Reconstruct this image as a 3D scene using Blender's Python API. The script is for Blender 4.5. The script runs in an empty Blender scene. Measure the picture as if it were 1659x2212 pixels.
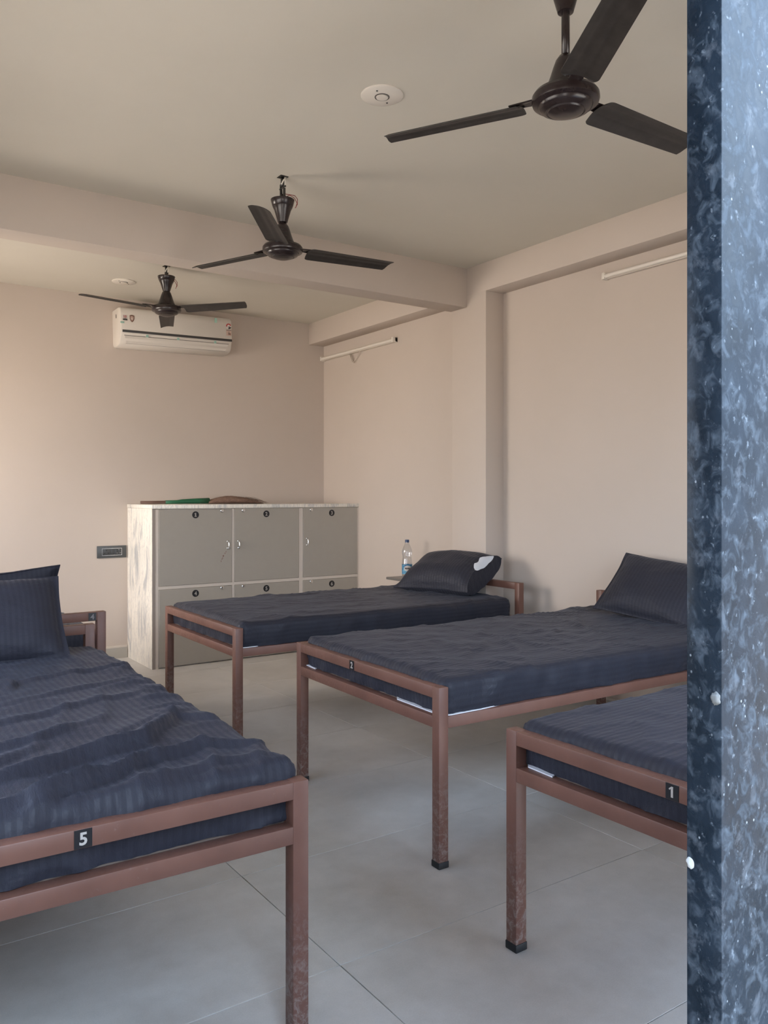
import bpy, bmesh, math, random
from mathutils import Vector, Matrix, noise
R = math.radians
C = bpy.context.scene.collection
SC = bpy.context.scene

# ------------------------------------------------------------------ camera
cam_d = bpy.data.cameras.new('camera'); cam = bpy.data.objects.new('camera', cam_d); C.objects.link(cam)
cam_d.sensor_width = 36.0; cam_d.sensor_fit = 'AUTO'
cam_d.lens = 1767 / 2212 * 36
cam_d.shift_y = -36 / 2212
cam_d.clip_start = 0.05
cam.location = (0, 0, 1.33)
cam.rotation_euler = (R(90), 0, R(-34.6))
SC.camera = cam
# ------------------------------------------------------------------ view
SC.view_settings.view_transform = 'Standard'; SC.view_settings.look = 'None'
SC.view_settings.gamma = 1; SC.view_settings.use_curve_mapping = False
SC.view_settings.exposure = 0.31
# ------------------------------------------------------------------ world: hazy daylight sky
SKY = 5.0
w = bpy.data.worlds.new('sky'); SC.world = w; w.use_nodes = True
nt = w.node_tree; nt.nodes.clear()
tc = nt.nodes.new('ShaderNodeTexCoord'); sx = nt.nodes.new('ShaderNodeSeparateXYZ')
cr = nt.nodes.new('ShaderNodeValToRGB'); bg = nt.nodes.new('ShaderNodeBackground'); wo = nt.nodes.new('ShaderNodeOutputWorld')
cr.color_ramp.elements[0].position = 0.0; cr.color_ramp.elements[0].color = (0.80, 0.88, 1.0, 1)
cr.color_ramp.elements[1].position = 0.7; cr.color_ramp.elements[1].color = (0.42, 0.62, 1.0, 1)
nt.links.new(tc.outputs['Generated'], sx.inputs[0]); nt.links.new(sx.outputs['Z'], cr.inputs[0])
nt.links.new(cr.outputs[0], bg.inputs[0]); bg.inputs[1].default_value = SKY
nt.links.new(bg.outputs[0], wo.inputs[0])
# ------------------------------------------------------------------ sun, and area lamps standing in for daylight at the openings
def area(name, loc, rot, sx_, sy_, col, power):
    d = bpy.data.lights.new(name, 'AREA'); d.shape = 'RECTANGLE'; d.size = sx_; d.size_y = sy_
    d.color = col; d.energy = power
    o = bpy.data.objects.new(name, d); C.objects.link(o); o.location = loc; o.rotation_euler = rot
    return o
# left wall openings (their light falls in towards +X and a little down)
area('daylight_proxy', (-.75, 2.6, 1.75), (0, R(-70), 0), 1.3, 2.1, (1.0, 0.92, 0.81), 12)
area('daylight_proxy', (-.75, 5.60, 1.75), (0, R(-72), 0), 1.3, 1.4, (1.0, 0.87, 0.73), 80)
# high sun behind the building: it lights the paving outside, which throws light up through the openings
sd = bpy.data.lights.new('sun', 'SUN'); sd.energy = 23; sd.angle = R(0.6); sd.color = (1.0, 0.93, 0.82)
so_ = bpy.data.objects.new('sun', sd); C.objects.link(so_); so_.rotation_euler = (R(-26), R(6), 0)
# added fill lamp standing in for open sky, above and behind the camera
area('daylight_proxy', (1.4, -1.7, 3.1), (R(50), 0, R(-4)), 4.2, 2.0, (0.68, 0.85, 1.0), 225)

XR, YB, H, XL, YF = 3.952, 6.738, 2.941, -0.20, 0.60
XP = 3.788
# ------------------------------------------------------------------ materials
def mat(name, col, rough=0.6, metal=0.0, spec=0.5):
    m = bpy.data.materials.new(name); m.use_nodes = True
    b = m.node_tree.nodes['Principled BSDF']
    b.inputs['Base Color'].default_value = (*col, 1); b.inputs['Roughness'].default_value = rough
    b.inputs['Metallic'].default_value = metal; b.inputs['Specular IOR Level'].default_value = spec
    return m
class NT:
    """small helper round a material's node tree"""
    def __init__(s, m):
        s.m = m; s.t = m.node_tree; s.b = s.t.nodes['Principled BSDF']
    def n(s, typ, **kw):
        x = s.t.nodes.new(typ)
        for k, v in kw.items(): setattr(x, k, v)
        return x
    def l(s, a, b): s.t.links.new(a, b)
    def coord(s, kind='Object', scale=(1, 1, 1), rot=(0, 0, 0)):
        c = s.n('ShaderNodeTexCoord'); mp = s.n('ShaderNodeMapping')
        mp.inputs['Scale'].default_value = scale; mp.inputs['Rotation'].default_value = rot
        s.l(c.outputs[kind], mp.inputs[0]); return mp.outputs[0]
    def noise(s, vec, scale, detail=4, rough=0.55, dist=0.0):
        x = s.n('ShaderNodeTexNoise'); x.inputs['Scale'].default_value = scale; x.inputs['Detail'].default_value = detail
        x.inputs['Roughness'].default_value = rough; x.inputs['Distortion'].default_value = dist
        s.l(vec, x.inputs['Vector']); return x.outputs[0]
    def ramp(s, fac, stops):
        r = s.n('ShaderNodeValToRGB'); e = r.color_ramp.elements
        while len(e) < len(stops): e.new(0.5)
        for i, (p, c) in enumerate(stops):
            e[i].position = p; e[i].color = (*c, 1) if len(c) == 3 else c
        s.l(fac, r.inputs[0]); return r.outputs[0]
    def mix(s, fac, a, b, mode='MIX'):
        x = s.n('ShaderNodeMix', data_type='RGBA', blend_type=mode)
        for sock, v in ((x.inputs[0], fac), (x.inputs[6], a), (x.inputs[7], b)):
            if hasattr(v, 'links') or isinstance(v, bpy.types.NodeSocket): s.l(v, sock)
            else: sock.default_value = v if isinstance(v, (int, float)) else (*v, 1)
        return x.outputs[2]
    def math(s, op, a, b=0.0, c=0.0):
        x = s.n('ShaderNodeMath', operation=op)
        for sock, v in zip(x.inputs, (a, b, c)):
            if isinstance(v, bpy.types.NodeSocket): s.l(v, sock)
            else: sock.default_value = v
        return x.outputs[0]
    def bump(s, h, strength=0.3, dist=0.01):
        x = s.n('ShaderNodeBump'); x.inputs['Strength'].default_value = strength; x.inputs['Distance'].default_value = dist
        s.l(h, x.inputs['Height']); s.l(x.outputs[0], s.b.inputs['Normal'])
    def col(s, c): s.l(c, s.b.inputs['Base Color'])
    def rough(s, c): s.l(c, s.b.inputs['Roughness'])

def paint_mat(name, a, b):
    m = mat(name, a, 0.75, spec=0.3); k = NT(m); v = k.coord('Object')
    n1 = k.noise(v, 0.9, 5, 0.6); k.col(k.mix(k.ramp(n1, [(0.35, (0, 0, 0)), (0.7, (1, 1, 1))]), a, b))
    k.bump(k.noise(v, 90, 3), 0.06, 0.004); return m
M_WALL = paint_mat('cream_wall_paint', (0.57, 0.49, 0.425), (0.54, 0.465, 0.40))
M_CEIL = paint_mat('off_white_ceiling_paint', (0.63, 0.585, 0.505), (0.60, 0.555, 0.475))
def tile_mat():
    m = mat('grey_cement_look_tile', (0.3, 0.28, 0.25), 0.42, spec=0.45); k = NT(m); v = k.coord('Object')
    oi = k.n('ShaderNodeObjectInfo'); ad = k.n('ShaderNodeVectorMath', operation='ADD')
    sc = k.n('ShaderNodeVectorMath', operation='SCALE'); cb = k.n('ShaderNodeCombineXYZ')
    k.l(oi.outputs['Random'], cb.inputs[0]); k.l(oi.outputs['Random'], cb.inputs[1]); k.l(cb.outputs[0], sc.inputs[0]); sc.inputs['Scale'].default_value = 37
    k.l(v, ad.inputs[0]); k.l(sc.outputs[0], ad.inputs[1]); vv = ad.outputs[0]
    n1 = k.noise(vv, 2.2, 5, 0.6, 0.4); n2 = k.noise(vv, 11, 5, 0.65); n3 = k.noise(vv, 240, 2)
    c = k.ramp(n1, [(0.3, (0.49, 0.465, 0.425)), (0.55, (0.60, 0.575, 0.535)), (0.75, (0.68, 0.655, 0.615))])
    c = k.mix(0.35, c, k.ramp(n2, [(0.3, (0.43, 0.41, 0.37)), (0.7, (0.67, 0.645, 0.605))]))
    c = k.mix(0.12, c, k.ramp(n3, [(0.3, (0.15, 0.14, 0.13)), (0.7, (0.5, 0.48, 0.45))]))
    k.col(c); k.rough(k.ramp(n2, [(0.3, (0.36,) * 3), (0.7, (0.52,) * 3)])); return m
M_TILE = tile_mat()
M_GROUT = mat('floor_grout', (0.27, 0.25, 0.22), 0.9)
def brown_mat():
    m = mat('brown_enamel_paint', (0.2, 0.09, 0.06), 0.42, spec=0.45); k = NT(m); v = k.coord('Object')
    n1 = k.noise(v, 5, 4); n2 = k.noise(v, 60, 6, 0.7)
    c = k.ramp(n1, [(0.3, (0.130, 0.060, 0.043)), (0.7, (0.175, 0.083, 0.060))])
    sp = k.ramp(n2, [(0.62, (0, 0, 0)), (0.74, (1, 1, 1))])
    c = k.mix(k.math('MULTIPLY', sp, 0.30), c, (0.27, 0.20, 0.17))
    # scuffed, dusty lower ends of the legs
    tcn = k.n('ShaderNodeTexCoord'); sp_ = k.n('ShaderNodeSeparateXYZ'); k.l(tcn.outputs['Object'], sp_.inputs[0])
    low = k.math('MULTIPLY', k.ramp(sp_.outputs['Z'], [(0.02, (1, 1, 1)), (0.38, (0, 0, 0))]), k.ramp(k.noise(v, 46, 7, 0.8, 0.8), [(0.47, (0, 0, 0)), (0.60, (1, 1, 1))]))
    c = k.mix(k.math('MULTIPLY', low, 0.6), c, (0.36, 0.33, 0.31))
    k.col(c); k.rough(k.ramp(n2, [(0.3, (0.34,) * 3), (0.7, (0.55,) * 3)])); k.bump(n2, 0.05, 0.002); return m
M_BROWN = brown_mat()
M_RUBBER = mat('black_rubber', (0.012, 0.014, 0.016), 0.6)
def sheet_mat(name='navy_satin_stripe_sheet', freq=45.0, axis='Y', tint=(1, 1, 1)):
    m = mat(name, (0.05, 0.055, 0.08), 0.62, spec=0.22); k = NT(m)
    tcn = k.n('ShaderNodeTexCoord'); s = k.n('ShaderNodeSeparateXYZ'); k.l(tcn.outputs['Object'], s.inputs[0])
    sn = k.n('ShaderNodeSeparateXYZ'); k.l(tcn.outputs['Normal'], sn.inputs[0])
    side = k.math('GREATER_THAN', k.math('ABSOLUTE', sn.outputs['Y']), 0.72) if axis == 'Y' else 0.0
    q = k.n('ShaderNodeMix', data_type='FLOAT')
    if isinstance(side, float): q.inputs[0].default_value = side
    else: k.l(side, q.inputs[0])
    k.l(s.outputs[axis], q.inputs[2]); k.l(s.outputs['Z'], q.inputs[3])
    wv = k.noise(tcn.outputs['Object'], 5, 2)
    ph = k.math('MULTIPLY_ADD', wv, 0.02, q.outputs[0])
    st = k.math('GREATER_THAN', k.math('SINE', k.math('MULTIPLY', ph, freq * 2 * math.pi)), 0.0)
    n1 = k.noise(tcn.outputs['Object'], 6, 5, 0.6)
    base = k.mix(n1, tuple(a * t for a, t in zip((0.0200, 0.0205, 0.0285), tint)), tuple(a * t for a, t in zip((0.0255, 0.0262, 0.0365), tint)))
    hi = k.mix(n1, tuple(a * t for a, t in zip((0.0225, 0.023, 0.032), tint)), tuple(a * t for a, t in zip((0.0285, 0.0295, 0.041), tint)))
    c = k.mix(st, base, hi)
    lint = k.ramp(k.noise(k.coord('Object', (1, 3, 1)), 38, 7, 0.8), [(0.70, (0, 0, 0)), (0.82, (1, 1, 1))])
    c = k.mix(k.math('MULTIPLY', lint, 0.25), c, (0.25, 0.26, 0.30))
    k.col(c)
    rr = k.n('ShaderNodeMix', data_type='FLOAT'); k.l(st, rr.inputs[0]); rr.inputs[2].default_value = 0.62; rr.inputs[3].default_value = 0.50
    k.rough(rr.outputs[0])
    k.b.inputs['Sheen Weight'].default_value = 0.06; k.b.inputs['Sheen Roughness'].default_value = 0.5
    k.b.inputs['Sheen Tint'].default_value = (0.6, 0.65, 0.8, 1)
    h = k.math('ADD', k.noise(k.coord('Object', (1.0, 2.2, 1.0), (0, 0, .35)), 13, 5, 0.6, 0.4), k.math('MULTIPLY', k.noise(tcn.outputs['Object'], 60, 3), 0.2))
    k.bump(h, 0.32, 0.018); return m
M_SHEET = sheet_mat()
M_CASE = sheet_mat('navy_pillowcase', 46.0, 'X')
M_WHITE_CLOTH = mat('white_cloth', (0.68, 0.70, 0.74), 0.8)
M_BOARD = mat('dark_plywood', (0.12, 0.085, 0.065), 0.7)
def door_mat():
    m = mat('grey_beige_laminate', (0.27, 0.245, 0.205), 0.5); k = NT(m); v = k.coord('Object')
    c = k.mix(k.noise(v, 14, 5, 0.7), (0.37, 0.335, 0.285), (0.40, 0.365, 0.31)); k.col(c); k.bump(k.noise(v, 400, 2), 0.05, 0.001); return m
M_DOOR = door_mat()
M_LAM = mat('cream_laminate_edge', (0.66, 0.59, 0.51), 0.5)
def marble_mat():
    m = mat('white_veined_marble', (0.78, 0.74, 0.66), 0.32); k = NT(m); v = k.coord('Object', (1.0, 1.0, 0.22))
    n1 = k.noise(v, 8, 7, 0.62, 1.4); n2 = k.noise(v, 17, 6, 0.65, 2.2)
    c = k.mix(k.ramp(n1, [(0.52, (0, 0, 0)), (0.66, (1, 1, 1))]), (0.86, 0.81, 0.72), (0.47, 0.47, 0.46))
    vein = k.ramp(n2, [(0.46, (0, 0, 0)), (0.50, (1, 1, 1)), (0.54, (0, 0, 0))])
    c = k.mix(k.math('MULTIPLY', vein, 0.45), c, (0.33, 0.34, 0.35)); k.col(c); return m
M_MARBLE = marble_mat()
M_EDGE = mat('rough_stone_edge', (0.33, 0.28, 0.245), 0.8)
M_CHROME = mat('chrome', (0.75, 0.75, 0.74), 0.22, 1.0)
M_DARKMETAL = mat('dark_metal', (0.06, 0.055, 0.05), 0.45, 0.6)
M_BLACK = mat('black_vinyl', (0.010, 0.010, 0.012), 0.4)
M_NUM = mat('pale_numeral_print', (0.40, 0.37, 0.34), 0.6)
M_NUM_DARK = mat('dull_numeral_print', (0.20, 0.18, 0.18), 0.6)
def fan_mat(name, c0, c1, rough):
    m = mat(name, c0, rough, spec=0.5); k = NT(m); v = k.coord('Object')
    k.col(k.mix(k.ramp(k.noise(v, 18, 5, 0.65), [(0.4, (0, 0, 0)), (0.75, (1, 1, 1))]), c0, c1)); return m
M_BLADE = fan_mat('dusty_dark_brown_blade', (0.022, 0.018, 0.016), (0.040, 0.034, 0.030), 0.5)
M_MOTOR = fan_mat('glossy_dark_brown_enamel', (0.020, 0.013, 0.013), (0.032, 0.023, 0.021), 0.26)
M_AC = mat('ivory_white_plastic', (0.66, 0.61, 0.55), 0.35)
M_AC_DARK = mat('charcoal_plastic', (0.05, 0.048, 0.048), 0.35)
M_LINE = mat('shadow_gap', (0.10, 0.085, 0.075), 0.8)
M_RED = mat('red_print', (0.42, 0.04, 0.035), 0.5)
M_STICK = mat('white_sticker', (0.68, 0.62, 0.58), 0.5)
M_SHIELD = mat('bronze_sticker', (0.22, 0.12, 0.09), 0.4)
M_PEACH = mat('peach_sticker', (0.55, 0.40, 0.33), 0.5)
M_TAPE = mat('green_tape', (0.33, 0.53, 0.45), 0.5)
M_TUBE = mat('frosted_tube', (0.74, 0.68, 0.60), 0.3)
M_BATTEN = mat('white_batten', (0.60, 0.53, 0.46), 0.4)
M_FITTING = mat('white_fitting', (0.72, 0.66, 0.58), 0.4)
M_SOCKET = mat('graphite_plate', (0.075, 0.078, 0.078), 0.35)
M_SOCKET2 = mat('graphite_insert', (0.05, 0.052, 0.052), 0.4)
M_SHELF = mat('grey_stone_shelf', (0.16, 0.145, 0.13), 0.35)
M_SKIRT = mat('grey_skirting_tile', (0.43, 0.40, 0.35), 0.45)
M_REDWIRE = mat('red_wire', (0.25, 0.03, 0.025), 0.5)
M_WHITEWIRE = mat('white_wire', (0.70, 0.66, 0.58), 0.5)
M_TWIG = mat('brown_grass_stem', (0.13, 0.075, 0.055), 0.8)
M_GREEN = fan_mat('green_binding_tape', (0.012, 0.10, 0.045), (0.02, 0.13, 0.06), 0.45)
def straw_mat():
    m = mat('broom_bristles', (0.2, 0.12, 0.08), 0.85); k = NT(m)
    v = k.coord('Object', (1.2, 60, 60)); k.col(k.ramp(k.noise(v, 6, 4), [(0.35, (0.10, 0.058, 0.043)), (0.65, (0.27, 0.165, 0.115))])); return m
M_STRAW = straw_mat()
def granite_mat():
    m = mat('polished_blue_black_granite', (0.02, 0.03, 0.045), 0.3, spec=0.12); k = NT(m); v = k.coord('Object', (1, 1, .8), (R(20), 0, 0))
    n0 = k.noise(v, 22, 5, 0.65)
    c = k.ramp(n0, [(0.35, (0.005, 0.009, 0.014)), (0.7, (0.012, 0.019, 0.028))])
    n1 = k.noise(v, 75, 4, 0.6, 0.6)
    c = k.mix(k.math('MULTIPLY', k.ramp(n1, [(0.50, (0, 0, 0)), (0.72, (1, 1, 1))]), 0.8), c, (0.050, 0.066, 0.084))
    n2 = k.noise(v, 34, 5, 0.7, 0.4)                       # lighter feldspar patches and dried water spots
    c = k.mix(k.math('MULTIPLY', k.ramp(n2, [(0.56, (0, 0, 0)), (0.68, (1, 1, 1))]), 0.55), c, (0.066, 0.079, 0.095))
    n3 = k.noise(v, 150, 3, 0.6)
    c = k.mix(k.math('MULTIPLY', k.ramp(n3, [(0.64, (0, 0, 0)), (0.72, (1, 1, 1))]), 0.55), c, (0.12, 0.145, 0.17))
    vs = k.n('ShaderNodeTexVoronoi'); vs.inputs['Scale'].default_value = 120; k.l(v, vs.inputs['Vector'])
    s2 = k.math('MULTIPLY', k.ramp(vs.outputs['Distance'], [(0.08, (1, 1, 1)), (0.16, (0, 0, 0))]), k.ramp(k.noise(v, 45, 2), [(0.56, (0, 0, 0)), (0.64, (1, 1, 1))]))
    c = k.mix(k.math('MULTIPLY', s2, 0.6), c, (0.30, 0.34, 0.37))
    k.col(c); k.rough(k.ramp(n1, [(0.4, (0.24,) * 3), (0.7, (0.5,) * 3)])); return m
M_GRANITE = granite_mat()
M_DAB = mat('white_cement_splash', (0.34, 0.36, 0.36), 0.8)
M_DAB2 = mat('thin_cement_splash', (0.11, 0.12, 0.12), 0.6)
M_ALU = mat('window_frame_aluminium', (0.45, 0.45, 0.44), 0.4, 0.7)
M_GROUND = mat('outside_paving', (0.42, 0.37, 0.31), 0.9)

# ------------------------------------------------------------------ mesh helpers
def box(bm, x0, x1, y0, y1, z0, z1, mi=0):
    r = bmesh.ops.create_cube(bm, size=1.0)
    for v in r['verts']:
        v.co = Vector((x0 + (v.co.x + .5) * (x1 - x0), y0 + (v.co.y + .5) * (y1 - y0), z0 + (v.co.z + .5) * (z1 - z0)))
    if mi:
        for f in {f for v in r['verts'] for f in v.link_faces}: f.material_index = mi
    return r['verts']
def bevel_all(bm, w, seg=2):
    bmesh.ops.bevel(bm, geom=list(bm.edges), offset=w, segments=seg, profile=0.5, affect='EDGES', clamp_overlap=True)
def lathe(bm, prof, seg=32, axis='Z', mi=0, close=True):
    rings = []
    for r, h in prof:
        ring = []
        for i in range(seg):
            a = 2 * math.pi * i / seg
            p = (r * math.cos(a), r * math.sin(a), h)
            if axis == 'X': p = (h, r * math.cos(a), r * math.sin(a))
            if axis == 'Y': p = (r * math.cos(a), h, r * math.sin(a))
            ring.append(bm.verts.new(p))
        rings.append(ring)
    for a, b in zip(rings, rings[1:]):
        for i in range(seg):
            f = bm.faces.new((a[i], a[(i + 1) % seg], b[(i + 1) % seg], b[i])); f.material_index = mi; f.smooth = True
    if close:
        for ring in (rings[0], rings[-1]):
            f = bm.faces.new(ring); f.material_index = mi
    return rings
def tube(bm, pts, r, seg=8, mi=0):
    pts = [Vector(p) for p in pts]; rings = []
    for i, p in enumerate(pts):
        d = (pts[min(i + 1, len(pts) - 1)] - pts[max(i - 1, 0)]).normalized()
        u = d.orthogonal().normalized() if abs(d.z) > .9 else d.cross(Vector((0, 0, 1))).normalized()
        v = d.cross(u)
        rr = r[i] if isinstance(r, (list, tuple)) else r
        rings.append([bm.verts.new(p + rr * (math.cos(2 * math.pi * k / seg) * u + math.sin(2 * math.pi * k / seg) * v)) for k in range(seg)])
    for a, b in zip(rings, rings[1:]):
        for k in range(seg):
            f = bm.faces.new((a[k], a[(k + 1) % seg], b[(k + 1) % seg], b[k])); f.smooth = True; f.material_index = mi
    bm.faces.new(rings[0]); bm.faces.new(rings[-1])
def obj(name, bm, mats, parent=None, smooth=None):
    bmesh.ops.recalc_face_normals(bm, faces=bm.faces)
    me = bpy.data.meshes.new(name); bm.to_mesh(me); bm.free()
    for m in (mats if isinstance(mats, (list, tuple)) else [mats]): me.materials.append(m)
    if smooth is not None:
        for p in me.polygons: p.use_smooth = True
        if smooth < 180:
            me.set_sharp_from_angle(angle=R(smooth))
    o = bpy.data.objects.new(name, me); C.objects.link(o)
    if parent: o.parent = parent
    return o
def bx(name, dims, m, parent=None, bev=0.0, seg=2):
    bm = bmesh.new(); box(bm, *dims)
    if bev: bevel_all(bm, bev, seg)
    return obj(name, bm, m, parent, 40 if bev else None)
def thing(name, label, cat, loc=(0, 0, 0), rotz=0, group=None):
    o = bpy.data.objects.new(name, None); C.objects.link(o); o.empty_display_size = 0.1
    o.location = loc; o.rotation_euler = (0, 0, rotz); o['label'] = label; o['category'] = cat
    if group: o['group'] = group
    return o
def tag(o, label, cat, group=None):
    o['label'] = label; o['category'] = cat
    if group: o['group'] = group
    return o
def struct(o): o['kind'] = 'structure'; return o
def text_bm(bm, s, size, mtx, mi=0, bold=0.0, depth=0.0006, serif=False):
    if s == '1':     # the built-in face has a bare bar for a one: give it its flag (and a foot on the round badges)
        h = size * .36; t_ = size * .085
        pts = [(-t_, -h), (t_, -h), (t_, h), (-t_ * .6, h), (-t_ * 3.0, h * .52), (-t_ * 2.3, h * .30), (-t_, h * .58)]
        if serif: pts = [(-t_ * 2.6, -h), (t_ * 2.6, -h), (t_ * 2.6, -h + t_ * 1.2), (t_ * 1.3, -h + t_ * 1.2), (t_ * 1.3, h), (-t_ * .6, h), (-t_ * 2.6, h * .62), (-t_ * 2.0, h * .38), (-t_ * 1.3, h * .5), (-t_ * 1.3, -h + t_ * 1.2), (-t_ * 2.6, -h + t_ * 1.2)]
        f1 = [bm.verts.new(mtx @ Vector((a, b, depth))) for a, b in pts]; f0 = [bm.verts.new(mtx @ Vector((a, b, -depth))) for a, b in pts]
        fs = [bm.faces.new(f1), bm.faces.new(f0[::-1])] + [bm.faces.new((f0[i], f0[(i + 1) % len(pts)], f1[(i + 1) % len(pts)], f1[i])) for i in range(len(pts))]
        for f in fs: f.material_index = mi
        return
    cu = bpy.data.curves.new('txt', 'FONT'); cu.body = s; cu.size = size; cu.align_x = 'CENTER'; cu.align_y = 'CENTER'
    cu.offset = bold; cu.extrude = depth; cu.resolution_u = 3
    o = bpy.data.objects.new('txt', cu); C.objects.link(o)
    dg = bpy.context.evaluated_depsgraph_get(); me = bpy.data.meshes.new_from_object(o.evaluated_get(dg))
    bpy.data.objects.remove(o); bpy.data.curves.remove(cu)
    n0 = len(bm.faces); nv = len(bm.verts); bm.from_mesh(me); bpy.data.meshes.remove(me)
    bm.verts.ensure_lookup_table(); bm.faces.ensure_lookup_table()
    vs = bm.verts[nv:]
    if vs:   # centre it on its own bounds
        cx = (min(v.co.x for v in vs) + max(v.co.x for v in vs)) / 2; cy = (min(v.co.y for v in vs) + max(v.co.y for v in vs)) / 2
        for v in vs: v.co = mtx @ (v.co - Vector((cx, cy, 0)))
    for f in bm.faces[n0:]: f.material_index = mi
# text planes: faces looking along -Y (front), -X (side)
MX_FRONT = Matrix(((1, 0, 0), (0, 0, -1), (0, 1, 0))).to_4x4()      # x->x, y->z, normal -> -Y
MX_LEFT = Matrix(((0, 0, -1), (-1, 0, 0), (0, 1, 0))).to_4x4()      # text x -> -Y, y -> z, normal -> -X
MX_BACK = Matrix(((-1, 0, 0), (0, 0, 1), (0, 1, 0))).to_4x4()
def at(p, m): return Matrix.Translation(p) @ m

# ------------------------------------------------------------------ room shell
struct(bx('floor', (XL - .2, XR + .2, 0.35, YB + .2, -0.15, -0.006), M_GROUT)); FL = bpy.data.objects['floor']
TX, TY = 1.33, 0.657
tile_me = None
i0 = -2
for i in range(-2, 3):
    for j in range(-3, 9):
        x0 = 1.212 + i * TX; y0 = 1.976 + j * TY
        x1, y1 = min(x0 + TX, XR), min(y0 + TY, YB); x0, y0 = max(x0, XL), max(y0, .62)
        if x1 - x0 < .05 or y1 - y0 < .05: continue
        g = 0.0011
        o = bx('tile', (x0 + g, x1 - g, y0 + g, y1 - g, -0.006, 0), M_TILE, FL, 0.0008, 1)
bx_ceiling = struct(bx('ceiling', (XL - .2, XR + .2, 0.35, YB + .2, H, H + .18), M_CEIL))
bx('beam', (XL, XP, 4.455, 4.632, 2.665, H + .01), M_WALL, bx_ceiling, 0.004)
wr = struct(bx('wall_right', (XR, XR + .2, 0.35, YB + .2, 0, H), M_WALL))
bx('beam', (XP, XR + .01, .6, YB, 2.745, H + .01), M_WALL, wr, 0.004)
bx('pillar', (XP, XR + .01, 4.252, 4.619, 0, 2.75), M_WALL, wr, 0.004)
struct(bx('wall_back', (XL - .2, XR + .2, YB, YB + .2, 0, H), M_WALL))
def wall_with_holes(name, fixed, lo, hi, holes, axis):
    """boxes round rectangular openings; holes = (a0, a1, z0, z1)"""
    bm = bmesh.new()
    def put(a0, a1, z0, z1):
        if axis == 'Y': box(bm, fixed[0], fixed[1], a0, a1, z0, z1)
        else: box(bm, a0, a1, fixed[0], fixed[1], z0, z1)
    a = lo
    for h in holes:
        put(a, h[0], 0, H); (put(h[0], h[1], 0, h[2]) if h[2] > 0 else None); put(h[0], h[1], h[3], H); a = h[1]
    put(a, hi, 0, H)
    return struct(obj(name, bm, M_WALL))
wall_with_holes('wall_left', (XL - .2, XL), .35, YB + .2, [(1.55, 3.65, .88, 2.2), (4.9, 6.3, .88, 2.2)], 'Y')
wall_with_holes('wall_front', (.494, .60), XL, XR, [(-.12, .95, .62, 2.15), (1.75, 2.95, 0, 2.15)], 'X')  # right-hand opening is unseen, added to let light onto the floor
for n, (y0, y1) in enumerate(((1.55, 3.65), (4.9, 6.3))):
    bm = bmesh.new(); z0, z1 = .88, 2.2; t = .05
    box(bm, XL - .14, XL - .08, y0, y1, z0, z0 + t); box(bm, XL - .14, XL - .08, y0, y1, z1 - t, z1)
    for yy in (y0, (y0 + y1) / 2 - t / 2, y1 - t): box(bm, XL - .14, XL - .08, yy, yy + t, z0 + t, z1 - t)
    f = struct(obj('window_%d' % (n + 1), bm, M_ALU))
# skirting
sk = struct(bx('baseboard_back', (XL, 2.08, YB - .012, YB, 0.0, .102), M_LAM))
x = XL + .01
while x < 2.05:
    x2 = min(x + .66, 2.079)
    if x < 1.85 < x2: x2 = 1.895
    bx('tile', (x + .001, x2 - .001, YB - .014, YB - .011, 0.001, .088), M_SKIRT, sk); x = x2
sk = struct(bx('baseboard_right', (XR - .012, XR, .6, 6.13, 0, .102), M_LAM))
y = .62
while y < 6.1:
    y2 = min(y + .66, 6.12)
    bx('tile', (XR - .014, XR - .011, y + .001, y2 - .001, .001, .088), M_SKIRT, sk); y = y2
# granite surround of the opening we look through
tr = struct(bx('trim_1', (.700, .99, .454, .492, -.15, 2.45), M_GRANITE, None, .0012, 2))
for px, py, pz, r, mm in ((.7, .488, .971, .0052, M_DAB), (.7, .4605, 1.137, .0068, M_DAB2)):
    bm = bmesh.new(); bmesh.ops.create_icosphere(bm, subdivisions=3, radius=r)
    for v in bm.verts: v.co *= 1 + .45 * noise.noise(v.co * 260 + Vector((pz * 9, 0, 0)))
    bmesh.ops.transform(bm, matrix=Matrix.Translation((px, py, pz)) @ Matrix.Diagonal((.3, .8, 1, 1)), verts=bm.verts)
    obj('cement_splash', bm, mm, tr, 180)
struct(bx('trim_2', (-.40, -.10, .454, .492, -.15, 2.45), M_GRANITE, None, .0012))
struct(bx('trim_3', (-.099, .699, .454, .492, 2.05, 2.45), M_GRANITE, None, .0012))
struct(bx('trim_4', (-.099, .699, .404, .492, .58, .62), M_GRANITE, None, .0012))
struct(bx('ground', (-30, 30, -30, 40, -.40, -.16), M_GROUND))

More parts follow.
